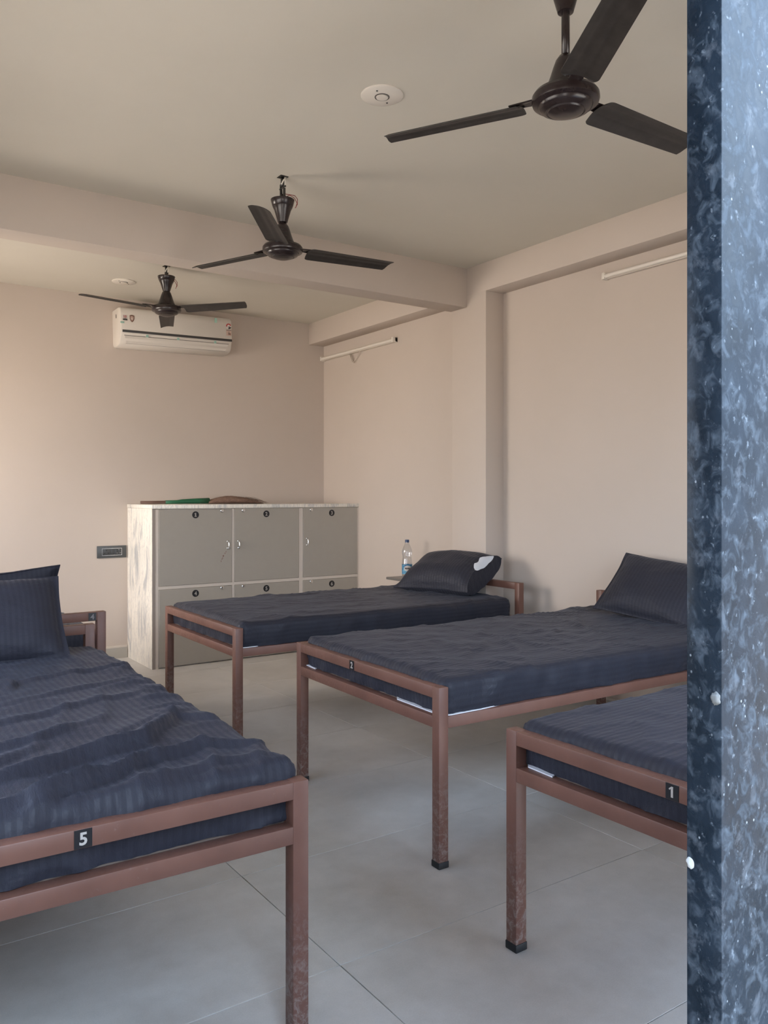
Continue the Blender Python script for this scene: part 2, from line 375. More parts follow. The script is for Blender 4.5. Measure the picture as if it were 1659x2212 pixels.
# ------------------------------------------------------------------ beds
T = 0.042
def make_bed(label, loc, rotz, L=2.08, W=1.09, num=None, nx=None, at_head=False, num_mat=None, liner=(), group='brown metal beds'):
    t = thing('metal_bed', label, 'bed', loc, rotz, group)
    for (xx, yy, zz) in ((0, 0, .645), (0, W - T, .645), (L - T, 0, .76), (L - T, W - T, .76)):
        lg = bx('leg', (xx, xx + T, yy, yy + T, 0.022, zz), M_BROWN, t, .0025)
        bx('rubber_foot', (xx - .002, xx + T + .002, yy - .002, yy + T + .002, 0, .024), M_RUBBER, lg, .003)
    bx('foot_rail', (.0005, T - .0005, T - .001, W - T + .001, .603, .6445), M_BROWN, t, .0025)
    bx('foot_rail', (.0005, T - .0005, T - .001, W - T + .001, .497, .539), M_BROWN, t, .0025)
    bx('head_rail', (L - T + .0005, L - .0005, T - .001, W - T + .001, .717, .7595), M_BROWN, t, .0025)
    bx('head_rail', (L - T + .0005, L - .0005, T - .001, W - T + .001, .497, .539), M_BROWN, t, .0025)
    for yy in (0, W - T):
        bx('side_rail', (T - .001, L - T + .001, yy + .0005, yy + T - .0005, .497, .539), M_BROWN, t, .0025)
    for k in range(3):
        xx = L * (k + 1) / 4
        bx('cross_bar', (xx - .015, xx + .015, T - .001, W - T + .001, .505, .5348), M_BROWN, t, .002)
    bx('bed_board', (T + .002, L - T - .002, T + .002, W - T - .002, .535, .5405), M_BOARD, t, .001)
    for q in liner:                      # slivers of white under-sheet on the board
        bm = bmesh.new(); f0 = [bm.verts.new((a, b, .5395)) for a, b in q]; f1 = [bm.verts.new((a, b, .5430)) for a, b in q]
        bm.faces.new(f1); bm.faces.new(f0[::-1])
        for i in range(len(q)): bm.faces.new((f0[i], f0[(i + 1) % len(q)], f1[(i + 1) % len(q)], f1[i]))
        obj('under_sheet', bm, M_WHITE_CLOTH, t)
    if num:
        bm = bmesh.new(); s = .018
        y0 = nx
        if not at_head:
            box(bm, -.0008, .0012, y0 - s, y0 + s, .624 - .019, .624 + .019)
            text_bm(bm, num, .036, at(Vector((-.0008, y0, .624)), MX_LEFT), 1, .0009)
        else:
            box(bm, L - .0012, L + .0008, y0 - s, y0 + s, .738 - .019, .738 + .019)
            m = Matrix(((0, 0, 1), (1, 0, 0), (0, 1, 0))).to_4x4()
            text_bm(bm, num, .036, at(Vector((L + .0008, y0, .738)), m), 1, .0009)
        obj('number_sticker', bm, [M_BLACK, num_mat or M_NUM], t)
    return t
B1R, B2R, B3R = R(.7), R(-1.3), R(-.4)
W1, W2, W3, W5 = 1.08, 1.10, 1.06, 1.09
B1 = (1.662 + W1 * math.sin(B1R), 1.777 - W1 * math.cos(B1R), 0)
B2 = (1.808, 2.277, 0); B3 = (1.754, 3.882, 0); B5 = (.971, 1.727, 0); B4 = (1.16 - W5, 6.17, 0)
make_bed('brown metal bed number 1, nearest on the right, cut off by the dark granite', B1, B1R, W=W1, num='1', nx=.515, liner=[((.024, .92), (.030, 1.02), (.05, 1.04), (.10, .95))])
make_bed('brown metal bed number 2 in the middle, foot post standing out on the floor', B2, B2R, L=2.06, W=W2, num='2', nx=.60, num_mat=M_NUM, liner=[((.022, .06), (.03, .015), (.06, .006), (.20, .008), (.32, .02), (.2, .1), (.05, .34), (.024, .30)), ((.024, .96), (.03, 1.06), (.10, 1.07), (.10, 1.0))])
make_bed('brown metal bed in front of the lockers, head by the wall shelf', B3, B3R, L=2.02, W=W3, liner=[((.024, .05), (.03, .012), (.12, .012), (.2, .05), (.06, .2))])
make_bed('brown metal bed number 5 at bottom left, nearest on the left', B5, R(89), L=2.03, W=W5, num='5', nx=.525, num_mat=M_NUM)
make_bed('brown metal bed with the number 4, end to end behind bed 5', B4, R(-90), L=2.08, W=W5, num='4', nx=W5 - .066, at_head=True, num_mat=M_NUM_DARK)

# ------------------------------------------------------------------ mattresses in fitted sheets
def axis_pts(a, b, r, step):
    n = max(2, int((b - a - 2 * r) / step)); mid = [a + r + (b - a - 2 * r) * i / n for i in range(n + 1)]
    e = [a, a + r * .25, a + r * .6]; f = [b - r * .6, b - r * .25, b]
    return e + mid + f
def rounded_grid(L0, L1, Y0, Y1, Z0, Z1, r, step, dispf):
    """rounded box grid; dispf(p, n) -> displaced point; the underside is left plain"""
    X = axis_pts(L0, L1, r, step); Y = axis_pts(Y0, Y1, r, step); Z = axis_pts(Z0, Z1, r, max(step, .02))
    bm = bmesh.new(); cache = {}
    lo = Vector((L0 + r, Y0 + r, Z0)); hi = Vector((L1 - r, Y1 - r, Z1 - r))
    def vert(p):
        key = tuple(round(c, 5) for c in p)
        if key not in cache:
            q = Vector([min(max(c, l), h) for c, l, h in zip(p, lo, hi)]); d = Vector(p) - q
            n = d.normalized() if d.length > 1e-9 else Vector((0, 0, 1))
            cache[key] = bm.verts.new(dispf(q + r * n, n))
        return cache[key]
    def face(a, b, fn):
        for i in range(len(a) - 1):
            for j in range(len(b) - 1):
                vs = [vert(fn(a[i], b[j])), vert(fn(a[i + 1], b[j])), vert(fn(a[i + 1], b[j + 1])), vert(fn(a[i], b[j + 1]))]
                try: bm.faces.new(vs).smooth = True
                except ValueError: pass
    face(X, Y, lambda u, v: (u, v, Z1)); face(X, Z, lambda u, v: (u, Y0, v)); face(X, Z, lambda u, v: (u, Y1, v))
    face(Y, Z, lambda u, v: (L0, u, v)); face(Y, Z, lambda u, v: (L1, u, v))
    b = [vert((x_, y_, Z0)) for x_, y_ in ((L0, Y0), (L1, Y0), (L1, Y1), (L0, Y1))]; bm.faces.new(b)
    return bm
def seg_dist(p, pts):
    best = 9; par = 0
    for i in range(len(pts) - 1):
        a = Vector(pts[i]); b = Vector(pts[i + 1]); ab = b - a
        t = max(0, min(1, (p - a).dot(ab) / ab.length_squared)); q = a + t * ab
        d = (p - q).length
        if d < best:
            s = ab.x * (p.y - a.y) - ab.y * (p.x - a.x); best = d; sg = 1 if s > 0 else -1; par = (i + t) / (len(pts) - 1)
    return best * sg, par
def fold(d, par, amp, wd):
    # one-sided fold: steep on one flank, soft on the other; fades at both ends
    w_ = wd if d > 0 else wd * .28
    return amp * math.exp(-(d / w_) ** 2) * math.sin(math.pi * min(1, max(0, .12 + par * .8))) ** .7
def mattress(label, bed, rot, L, W, seed, folds=(), step=.018, x0=.043, x1=None, z1=.672, amp=.0055, hang=.0):
    x1 = x1 if x1 else L - .10
    Y0, Y1, Z0, Z1 = .02, W - .02, .5408, z1
    sv = Vector((seed * 3.1, seed * 1.7, seed))
    def disp(p, n):
        a = noise.fractal(Vector((p.x * 3.0, p.y * 7.0, p.z * 6)) + sv, 1.0, 2.0, 5) * amp
        a += abs(noise.noise(Vector((p.x * 9, p.y * 4, p.z * 9)) + sv * 2)) ** 1.5 * amp * 1.3
        wq = Vector((p.x * 3.2 + .5 * noise.noise(p * 2.0 + sv), p.y * 6.5 + .8 * noise.noise(p * 1.6 - sv) + p.x * 2.2, p.z * 9))
        a += (1 - abs(noise.noise(wq + sv * 3))) ** 9 * amp * 2.3 * (.4 + .6 * abs(noise.noise(p * 1.3 + sv * 5)) * 2)
        o = p + n * a
        if n.z > .5:
            P = Vector((p.x, p.y))
            for f in folds:
                d, par = seg_dist(P, f[0])
                if abs(d) < .3: o.z += fold(d, par, f[1], f[2]) * min(1, (n.z - .5) * 2)
            o.z += .006 * math.sin(math.pi * (p.y - Y0) / (Y1 - Y0)) - .004
        else:
            # vertical tucks and a slack lower hem on the sides
            s = p.x if abs(n.y) > abs(n.x) else p.y
            k = (Z1 - p.z) / (Z1 - Z0)
            tuck = noise.noise(Vector((s * 11, seed * 5.0, p.z * 3.0))) * .012 + noise.noise(Vector((s * 30 + p.z * 25, seed, 1.0))) * .005
            o += Vector((n.x, n.y, 0)) * tuck * min(1, k * 1.6)
            o += Vector((n.x, n.y, 0)) * .006 * math.sin(math.pi * k)
        if o.z < Z0: o.z = Z0
        return o
    folds = [(f[0], f[1] * 1.35, f[2] * .85) for f in folds]
    bm = rounded_grid(x0, x1, Y0, Y1, Z0, Z1, .028, step, disp)
    o = obj('mattress', bm, M_SHEET); o.location = bed; o.rotation_euler = (0, 0, rot)
    return tag(o, label, 'mattress', 'sheeted mattresses')
mattress('mattress in dark striped sheet on bed 1, at the granite edge', B1, B1R, 2.08, W1, 1.0)
rnd = random.Random(4)
f2 = [([(.35 + i * .12, .15 + rnd.random() * .5), (.55 + i * .13, .45 + rnd.random() * .5)], .006, .03) for i in range(9)]
mattress('mattress in dark striped sheet on bed 2, white board showing at its corner', B2, B2R, 2.06, W2, 2.0, f2)
mattress('smooth mattress in dark sheet on the bed in front of the lockers', B3, B3R, 2.02, W3, 3.0, [], amp=.0045)
def loc5(x, y): return ((y - 1.727), (.971 - x))
def F5(*pts): return [loc5(*p) for p in pts]
f5 = [(F5((.30, 1.98), (.53, 2.06), (.685, 2.09), (.78, 2.22), (.85, 2.34)), .030, .055),
      (F5((.85, 2.33), (.95, 2.22), (1.0, 2.15)), .012, .06),
      (F5((.20, 1.80), (.38, 1.82), (.55, 1.88), (.64, 1.94), (.80, 1.985), (.93, 1.93)), .024, .040),
      (F5((.33, 1.70), (.41, 1.82), (.50, 1.86)), .016, .035),
      (F5((.20, 2.20), (.45, 2.26), (.66, 2.40)), .013, .05),
      (F5((.15, 2.42), (.42, 2.50), (.70, 2.62), (.90, 2.66)), .010, .05),
      (F5((.50, 2.93), (.52, 3.0), (.50, 3.08)), .016, .03),
      (F5((.45, 2.72), (.70, 2.82), (.95, 2.90)), .008, .04),
      (F5((.55, 3.02), (.80, 3.08), (.97, 3.12)), .009, .03),
      (F5((.45, 1.74), (.60, 1.80), (.80, 1.84), (.93, 1.82)), .012, .04),
      (F5((.60, 2.16), (.75, 2.30), (.95, 2.38)), .007, .04),
      (F5((.10, 2.02), (.28, 2.08), (.45, 2.20)), .014, .05)]
f5 += [(F5((.80 + .02 * i, 2.45 + i * .12), (.97, 2.42 + i * .125)), .006, .02) for i in range(8)]
mattress('mattress in rumpled dark striped sheet on bed 5, nearest on the left', B5, R(89), 2.03, W5, 5.0, f5, step=.0125, z1=.682)
mattress('mattress on the bed behind bed 5, hidden by its pillows', B4, R(-90), 2.08, W5, 6.0, [], step=.04)

# ------------------------------------------------------------------ pillows
def pillow_bm(w_, h_, t, seed, nu=46, nv=34, flange=.022, pinch=.07, open_end=False, corner_curl=0.0, lean=0.0):
    """pillow in its own plane: x = width, y = height, z = thickness"""
    bm = bmesh.new(); sv = Vector((seed * 2.3, seed, seed * .7)); top = []; bot = []
    for side, store in ((1, top), (-1, bot)):
        for j in range(nv + 1):
            row = []
            for i in range(nu + 1):
                u = -1 + 2 * i / nu; v = -1 + 2 * j / nv
                u = math.copysign(1 - (1 - abs(u)) ** 1.25, u); v = math.copysign(1 - (1 - abs(v)) ** 1.25, v)
                fu = 1 - flange * 2 / w_ * 1.0; fv = 1 - flange * .5 / h_
                uu = min(1, abs(u) / fu); vv = min(1, abs(v) / fv)
                pu = 1 - uu ** 3.2; pv = 1 - vv ** 3.0
                if open_end and u < 0: pu = 1 - .55 * uu ** 3.2
                th = (max(0, pu) * max(0, pv)) ** .62
                x_ = w_ / 2 * u * (1 - pinch * (1 - v * v) * u * u)
                y_ = h_ / 2 * v * (1 - pinch * 1.15 * (1 - u * u) * v * v)
                z_ = side * (t / 2 * th + .0022)
                crease = noise.fractal(Vector((x_ * 7, y_ * 9, side * 3)) + sv, 1.0, 2.0, 4) * .006
                edge = max(uu, vv) ** 4
                pleat = noise.noise(Vector((x_ * 22, y_ * 22, 0)) + sv) * .012 * edge * (1 - edge * .3) * (th + .15)
                z_ += side * (crease * th + pleat)
                z_ += corner_curl * (abs(u) * abs(v)) ** 5 + noise.noise(Vector((u * 2, v * 2, seed))) * .006
                row.append(bm.verts.new((x_, y_, z_)))
            store.append(row)
    for store in (top, bot):
        for j in range(nv):
            for i in range(nu):
                f = bm.faces.new((store[j][i], store[j][i + 1], store[j + 1][i + 1], store[j + 1][i])); f.smooth = True
    ring = [(0, i) for i in range(nu)] + [(j, nu) for j in range(nv)] + [(nv, i) for i in range(nu, 0, -1)] + [(j, 0) for j in range(nv, 0, -1)]
    for a, b in zip(ring, ring[1:] + ring[:1]):
        f = bm.faces.new((top[a[0]][a[1]], top[b[0]][b[1]], bot[b[0]][b[1]], bot[a[0]][a[1]])); f.smooth = True
    return bm
def frame(o, origin, ex, ey):
    ex = Vector(ex).normalized(); ey = Vector(ey); ey = (ey - ey.dot(ex) * ex).normalized(); ez = ex.cross(ey)
    o.matrix_world = Matrix(((ex.x, ey.x, ez.x, origin[0]), (ex.y, ey.y, ez.y, origin[1]), (ex.z, ey.z, ez.z, origin[2]), (0, 0, 0, 1)))
def pillow(label, w_, h_, t, seed, origin, ex, ey, **kw):
    o = obj('pillow', pillow_bm(w_, h_, t, seed, **kw), M_CASE, None, 60); frame(o, origin, ex, ey)
    return tag(o, label, 'pillow', 'pillows in dark cases')
pillow('dark pillow propped upright at the head of bed 5', .62, .38, .13, 1.3, (.525, 3.55, .832), (1, -.02, .0), (0.0, .58, .80), pinch=.035)
pillow('dark pillow behind, its top edge showing above the bed 5 pillow', .62, .36, .12, 2.9, (.66, 4.24, .822), (1, -.02, .08), (0, -.55, .82), pinch=.05)
pillow('dark pillow leaning on the head rail of bed 2, at the granite edge', .64, .40, .15, 3.7, (3.69, 2.77, .825), (.02, -1, -.08), (.66, .02, .75), pinch=.04)
# bed 3 pillow: open end towards the camera, white insert showing
p3 = pillow('dark pillow lying at the head of the bed by the shelf, white lining showing', .64, .44, .24, 4.4, (3.55, 4.385, .797), (-.22, .97, -.02), (.84, .14, .43), open_end=True, pinch=.05)
bm = bmesh.new(); src = p3.data.vertices; rows = 47; edge = [src[35 * rows + j * rows].co.copy() for j in range(35)]   # this pillow's own z axis points down
a0, a1 = 13, 27
top_ = []; low_ = []
for j in range(a0, a1 + 1):
    s_ = (j - a0) / (a1 - a0); p = edge[j]; wgt = math.sin(math.pi * s_) ** .7
    top_.append([bm.verts.new(p + Vector((-.004, 0, -.002))), bm.verts.new(p + Vector((.045 * wgt, 0, -.010 * wgt - .003)))])
    low_.append([bm.verts.new(p + Vector((-.008, 0, .034 * wgt + .001))), None])
for i in range(a1 - a0):
    bm.faces.new((top_[i][0], top_[i + 1][0], top_[i + 1][1], top_[i][1])); bm.faces.new((top_[i][0], low_[i][0], low_[i + 1][0], top_[i + 1][0]))
o = obj('pillow_insert', bm, M_WHITE_CLOTH, p3, 180); o['label'] = 'white pillow lining showing at the open end'

# ------------------------------------------------------------------ ceiling fans
def blade_bm():
    bm = bmesh.new(); k = 12; rows = []
    S = [0, .004, .010, .020, .034, .050] + [.05 + .95 * i / 16 for i in range(1, 17)]; n = len(S) - 1
    for i, s in enumerate(S):
        r = .135 + s * .485
        half = .058 - .010 * s
        if s < .05: half *= .70 + .30 * math.sqrt(1 - (1 - s / .05) ** 2)
        row = []
        for j in range(k + 1):
            c = -1 + 2 * j / k
            rr = r
            if i == n: rr = r - .022 * (c + 1) / 2 - (.007 if j in (0, k) else .002 if j in (1, k - 1) else 0)
            rib = .0030 if j in (4, 8) and .03 < s < .97 else 0
            row.append((rr, c * half, -.0095 * c * c + rib))
        rows.append(row)
    rot = Matrix.Rotation(R(-12), 3, 'X')
    tv = [[bm.verts.new(rot @ Vector(p)) for p in row] for row in rows]
    bv = [[bm.verts.new(rot @ (Vector(p) - Vector((0, 0, .0022)))) for p in row] for row in rows]
    for g in (tv, bv):
        for a, b in zip(g, g[1:]):
            for j in range(k): bm.faces.new((a[j], a[j + 1], b[j + 1], b[j])).smooth = True
    for a in ((0, None), (n, None)):
        for j in range(k): bm.faces.new((tv[a[0]][j], tv[a[0]][j + 1], bv[a[0]][j + 1], bv[a[0]][j]))
    for j in (0, k):
        for i in range(n): bm.faces.new((tv[i][j], tv[i + 1][j], bv[i + 1][j], bv[i][j]))
    return bm
def make_fan(label, x, y, zb, th, can_top, can_bot, slipped, group='ceiling fans'):
    """zb = height of the blades, canopy between can_bot and can_top"""
    t = thing('ceiling_fan', label, 'ceiling fan', (x, y, H), 0, group)
    d = H - zb
    bm = bmesh.new(); b0, b1 = can_bot - H, can_top - H
    hh = b1 - b0
    lathe(bm, [(.016, b0), (.024, b0 + .002), (.031, b0 + hh * .22), (.042, b0 + hh * .55), (.050, b0 + hh * .68), (.0505, b0 + hh * .72), (.052, b0 + hh * .73), (.0600, b1 - .003), (.0600, b1), (.057, b1), (.040, b0 + hh * .5), (.018, b0 + .012)], 36)
    obj('canopy', bm, M_MOTOR, t, 40)
    bm = bmesh.new(); lathe(bm, [(.0125, -d + .10), (.0125, -.09 if slipped else -.03)], 16); obj('downrod', bm, M_MOTOR, t)
    bm = bmesh.new(); lathe(bm, [(.014, -d + .128), (.020, -d + .126), (.030, -d + .112), (.038, -d + .09), (.046, -d + .065), (.056, -d + .038), (.0600, -d + .030), (.0600, -d + .026), (.054, -d + .024), (.03, -d + .022)], 36)
    obj('motor_cover', bm, M_MOTOR, t, 40)
    bm = bmesh.new(); lathe(bm, [(.04, -d + .024), (.075, -d + .020), (.094, -d + .014), (.101, -d + .004), (.102, -d - .010), (.099, -d - .018), (.090, -d - .022), (.082, -d - .024), (.080, -d - .030), (.074, -d - .036), (.060, -d - .042), (.056, -d - .041), (.053, -d - .045), (.032, -d - .052), (.010, -d - .054)], 48)
    obj('motor', bm, M_MOTOR, t, 30)
    me = None
    for k in range(3):
        a = R(th + 120 * k)
        b = obj('blade', blade_bm(), M_BLADE, t, 50) if me is None else bpy.data.objects.new('blade', me)
        if me is None: me = b.data
        else: C.objects.link(b); b.parent = t
        b.location = (0, 0, -d); b.rotation_euler = (0, 0, a)
        bm = bmesh.new(); box(bm, .085, .175, -.021, .021, -.001, .004); bevel_all(bm, .0015, 1)
        for v in bm.verts:
            v.co = Matrix.Rotation(R(-12) * min(1, max(0, (v.co.x - .085) / .05)), 3, 'X') @ v.co + Vector((0, 0, .0045))
        br = obj('blade_bracket', bm, M_MOTOR, b)
    if slipped:
        bm = bmesh.new()
        for sy in (-1, 1): box(bm, -.006, .006, sy * .017 - .003, sy * .017 + .003, -.125, -.035)
        box(bm, -.009, .009, -.020, .020, -.130, -.118); tube(bm, [(0, -.035, -.110), (0, .035, -.110)], .004); tube(bm, [(0, -.03, -.055), (0, .03, -.055)], .0045)
        lathe(bm, [(.010, -.050), (.010, 0)], 12)
        box(bm, -.022, .022, -.022, .022, -.003, -.001)
        obj('hanging_hook', bm, M_DARKMETAL, t)
        bm = bmesh.new(); tube(bm, [(.015, -.012, -.002), (-.004, -.018, -.022), (-.016, -.020, -.046)], .0035); tube(bm, [(.006, -.012, -.002), (.002, -.022, -.03), (.002, -.022, -.06)], .0035)
        obj('supply_wire', bm, M_WHITEWIRE, t)
        bm = bmesh.new(); e = (math.cos(R(-34.6)), math.sin(R(-34.6)))
        def P(a, z): return (a * e[0], a * e[1], z)
        tube(bm, [P(.008, -.085), P(.035, -.090), P(.062, -.095), P(.075, -.112), P(.074, -.14), P(.063, -.158)], .0018, 6)
        tube(bm, [P(.010, -.104), P(.036, -.092), P(.060, -.108), P(.073, -.134), P(.066, -.156)], .0018, 6)
        obj('lead_wire', bm, M_REDWIRE, t)
    return t
make_fan('dark ceiling fan nearest the camera at top right', 1.868, 1.735, 2.54, 119, 2.915, 2.797, False)
make_fan('middle dark ceiling fan hanging in front of the beam, red wires loose at its canopy', 1.928, 3.698, 2.578, 113, 2.824, 2.708, True)
make_fan('farthest dark ceiling fan, in front of the air conditioner', 2.007, 5.603, 2.642, 70, 2.868, 2.760, True)

# ------------------------------------------------------------------ ceiling fittings
for x_, y_, lb in ((1.863, 2.714, 'round white ceiling fitting beside the nearest fan'), (1.886, 6.186, 'round white ceiling fitting above the air conditioner')):
    t = thing('ceiling_fitting', lb, 'ceiling fitting', (x_, y_, H), 0, 'round ceiling fittings')
    bm = bmesh.new(); lathe(bm, [(.086, 0), (.086, -.004), (.082, -.007), (.02, -.008)], 48); obj('cover_plate', bm, M_FITTING, t, 40)
    bm = bmesh.new(); lathe(bm, [(.026, -.0075), (.026, -.010), (.030, -.010), (.030, -.0075)], 32); obj('ring', bm, M_LINE, t, 40)
    bm = bmesh.new(); lathe(bm, [(.025, -.0075), (.024, -.012), (.012, -.013)], 32); obj('centre_cap', bm, M_FITTING, t, 40)
    for s in (-1, 1):
        bm = bmesh.new(); lathe(bm, [(.0035, -.007), (.0035, -.0095)], 10); so = obj('screw', bm, M_DARKMETAL, t); so.location = (s * .045, s * .03, 0)

# ------------------------------------------------------------------ tube lights on the right wall
def tube_light(label, y0, y1, z):
    t = thing('tube_light', label, 'tube light', (XR, (y0 + y1) / 2, z), 0, 'wall tube lights'); h = (y1 - y0) / 2
    bx('batten', (-.026, 0, -h, h, -.014, .022), M_BATTEN, t, .003)
    bm = bmesh.new(); lathe(bm, [(.013, -h + .018), (.013, h - .018)], 20, 'Y'); o = obj('lamp_tube', bm, M_TUBE, t, 40); o.location = (-.036, 0, .002)
    for s in (-1, 1):
        bx('end_cap', (-.050, 0.0, s * h - (.022 if s > 0 else 0), s * h + (0 if s > 0 else .022), -.017, .024), M_FITTING, t, .003)
    return t
tube_light('white tube light on the right wall near the granite', 2.125, 3.335, 2.655)
tl = tube_light('white tube light on the far right wall with a loose wire', 5.53, 6.725, 2.618)
bm = bmesh.new(); tube(bm, [(-.02, .10, -.015), (-.022, .045, -.10), (-.02, -.055, -.015)], .004); tube(bm, [(-.02, .115, -.015), (-.022, .065, -.10), (-.022, .045, -.10)], .004)
obj('loose_wire', bm, M_BATTEN, tl)

# ------------------------------------------------------------------ air conditioner
ac = thing('air_conditioner', 'white wall air conditioner with dark strip and stickers, behind the farthest fan', 'air conditioner', (1.968, YB, 2.535), 0)
ac.rotation_euler = (0, R(-1.3), 0)
AW = .955
prof = [(0, .298), (-.150, .300), (-.188, .292), (-.204, .272), (-.210, .240), (-.211, .112), (-.209, .088), (-.204, .084), (-.190, .040), (-.172, .014), (-.150, .002), (-.10, -.010), (-.03, -.012), (0, .004)]
bm = bmesh.new()
rings = []
for xx, ins in ((0, .012), (.004, .004), (.012, 0), (AW - .012, 0), (AW - .004, .004), (AW, .012)):
    rings.append([bm.verts.new((xx, min(0, y_ + (ins if y_ < -.01 else 0)), z_ + (-ins if z_ > .2 else ins))) for y_, z_ in prof])
for a, b in zip(rings, rings[1:]):
    for i in range(len(prof)):
        bm.faces.new((a[i], a[(i + 1) % len(prof)], b[(i + 1) % len(prof)], b[i])).smooth = True
bm.faces.new(rings[0]); bm.faces.new(rings[-1])
obj('body', bm, M_AC, ac, 35)
bx('display_strip', (.014, AW - .004, -.2135, -.207, .093, .113), M_AC_DARK, ac, .002)
def quad_panel(name, x0, x1, pa, pb, out, m):
    bm = bmesh.new(); n = Vector((0, -(pb[1] - pa[1]), (pb[0] - pa[0]))).normalized()
    if n.y > 0: n = -n
    for s in (0, 1):
        pass
    A = [Vector((x0, pa[0], pa[1])), Vector((x1, pa[0], pa[1])), Vector((x1 - .02, pb[0], pb[1])), Vector((x0 + .02, pb[0], pb[1]))]
    f0 = [bm.verts.new(p - n * .002) for p in A]; f1 = [bm.verts.new(p + n * out) for p in A]
    bm.faces.new(f1); bm.faces.new(f0[::-1])
    for i in range(4): bm.faces.new((f0[i], f0[(i + 1) % 4], f1[(i + 1) % 4], f1[i]))
    return obj(name, bm, m, ac)
quad_panel('louvre_gap', .030, AW - .030, (-.2005, .073), (-.168, .0115), .0008, M_LINE)
quad_panel('louvre_flap', .033, AW - .033, (-.1995, .0695), (-.173, .0165), .0032, M_AC)
bm = bmesh.new(); yb = -.2118
box(bm, .018, .056, yb, yb + .003, .187, .231, 0); box(bm, .019, .055, yb - .0004, yb + .002, .1875, .199, 1)
text_bm(bm, '10', .026, at(Vector((.037, yb, .2175)), MX_FRONT), 2, .0006); text_bm(bm, 'YEARS', .0085, at(Vector((.037, yb, .203)), MX_FRONT), 1)
obj('warranty_sticker', bm, [M_STICK, M_AC_DARK, M_RED], ac)
bm = bmesh.new(); sh = [(-.019, .024), (0, .029), (.019, .024), (.018, -.004), (.011, -.021), (0, -.030), (-.011, -.021), (-.018, -.004)]
for sc_, yy, mi in ((1, yb, 0), (.62, yb - .0006, 1)):
    f0 = [bm.verts.new((.092 + a * sc_, yy, .207 + b * sc_)) for a, b in sh]; f1 = [bm.verts.new((.092 + a * sc_, yy + .003, .207 + b * sc_)) for a, b in sh]
    bm.faces.new(f0).material_index = mi
    for i in range(8): bm.faces.new((f0[i], f0[(i + 1) % 8], f1[(i + 1) % 8], f1[i])).material_index = mi
box(bm, .083, .101, yb - .001, yb, .200, .206, 2)
obj('shield_sticker', bm, [M_SHIELD, M_PEACH, M_STICK], ac)
bm = bmesh.new(); cx, cz = .922, .222
def disc_sector(r, a0, a1, yy, mi, n=14):
    c = bm.verts.new((cx, yy, cz)); vs = [bm.verts.new((cx + r * math.cos(R(a0 + (a1 - a0) * i / n)), yy, cz + r * math.sin(R(a0 + (a1 - a0) * i / n)))) for i in range(n + 1)]
    for i in range(n): bm.faces.new((c, vs[i], vs[i + 1])).material_index = mi
disc_sector(.025, 0, 360, yb - .0002, 0, 28); disc_sector(.024, 20, 190, yb - .0006, 1); disc_sector(.014, 30, 180, yb - .0009, 0); disc_sector(.024, 260, 345, yb - .0006, 2)
box(bm, .899, .945, yb, yb + .003, .142, .192, 3); box(bm, .899, .945, yb - .0004, yb, .186, .190, 2); box(bm, .917, .940, yb - .0004, yb, .150, .164, 4); box(bm, .922, .926, yb - .0006, yb, .155, .178, 2)
obj('energy_sticker', bm, [M_STICK, M_RED, M_AC_DARK, M_PEACH, M_SHIELD], ac)
for tx, tz, tw, th_ in ((.795, .262, .022, .04), (-.001, .170, .03, .014)):
    bm = bmesh.new(); box(bm, tx, tx + tw, -.2124, -.2100, tz - th_ / 2, tz + th_ / 2); obj('tape', bm, M_TAPE, ac)
for tx in (.205, .465, .79):
    bm = bmesh.new(); box(bm, tx, tx + .018, -.2085, -.1975, .068, .092); obj('tape', bm, M_TAPE, ac)
bm = bmesh.new(); lathe(bm, [(.009, 0), (.009, -.002)], 18, 'X'); o = obj('pipe_cover_plug', bm, M_LINE, ac); o.location = (0, -.10, .235); o.scale = (1, .8, 1.9)

# ------------------------------------------------------------------ lockers
lk = thing('locker_cabinet', 'built-in marble and grey six-door locker cabinet numbered 1 to 6 in the corner', 'lockers', (2.085, 6.134, 0), 0)
LXR = XR - 2.085; LD = YB - 6.134
bm = bmesh.new(); box(bm, 0, .026, .004, LD, 0, 1.226); obj('marble_side', bm, M_MARBLE, lk)
bm = bmesh.new(); n = 60
pts = []
random.seed(3)
for i in range(n + 1):
    z = 1.226 * i / n; pts.append((z, random.uniform(-.0025, .0015)))
for (z0, a), (z1_, b) in zip(pts, pts[1:]): box(bm, .001 + abs(a) * .2, .026, -.001 + (a + b) / 2, .005, z0, z1_)
obj('rough_edge', bm, M_EDGE, lk)
bx('marble_top', (-.004, LXR, -.010, LD, 1.227, 1.257), M_MARBLE, lk, .002)
bx('carcass', (.026, LXR, .021, LD, 0.0, 1.224), M_LAM, lk)
dx = [(.050, .653), (.677, 1.267), (1.307, LXR - .012)]
for a, b in ((.026, .049), (.654, .676), (1.268, 1.306), (LXR - .011, LXR)): bx('face_stile', (a, b, 0, .022, 0.0, 1.222), M_LAM, lk)
for a, b in ((.049, .654), (.676, 1.268), (1.306, LXR - .011)):
    bx('face_rail', (a, b, 0, .022, .606, .630), M_LAM, lk); bx('face_rail', (a, b, .004, .022, 1.2245, 1.2265), M_LAM, lk)
nums = iter('123456')
hand = {0: 1, 1: -1, 2: -1}
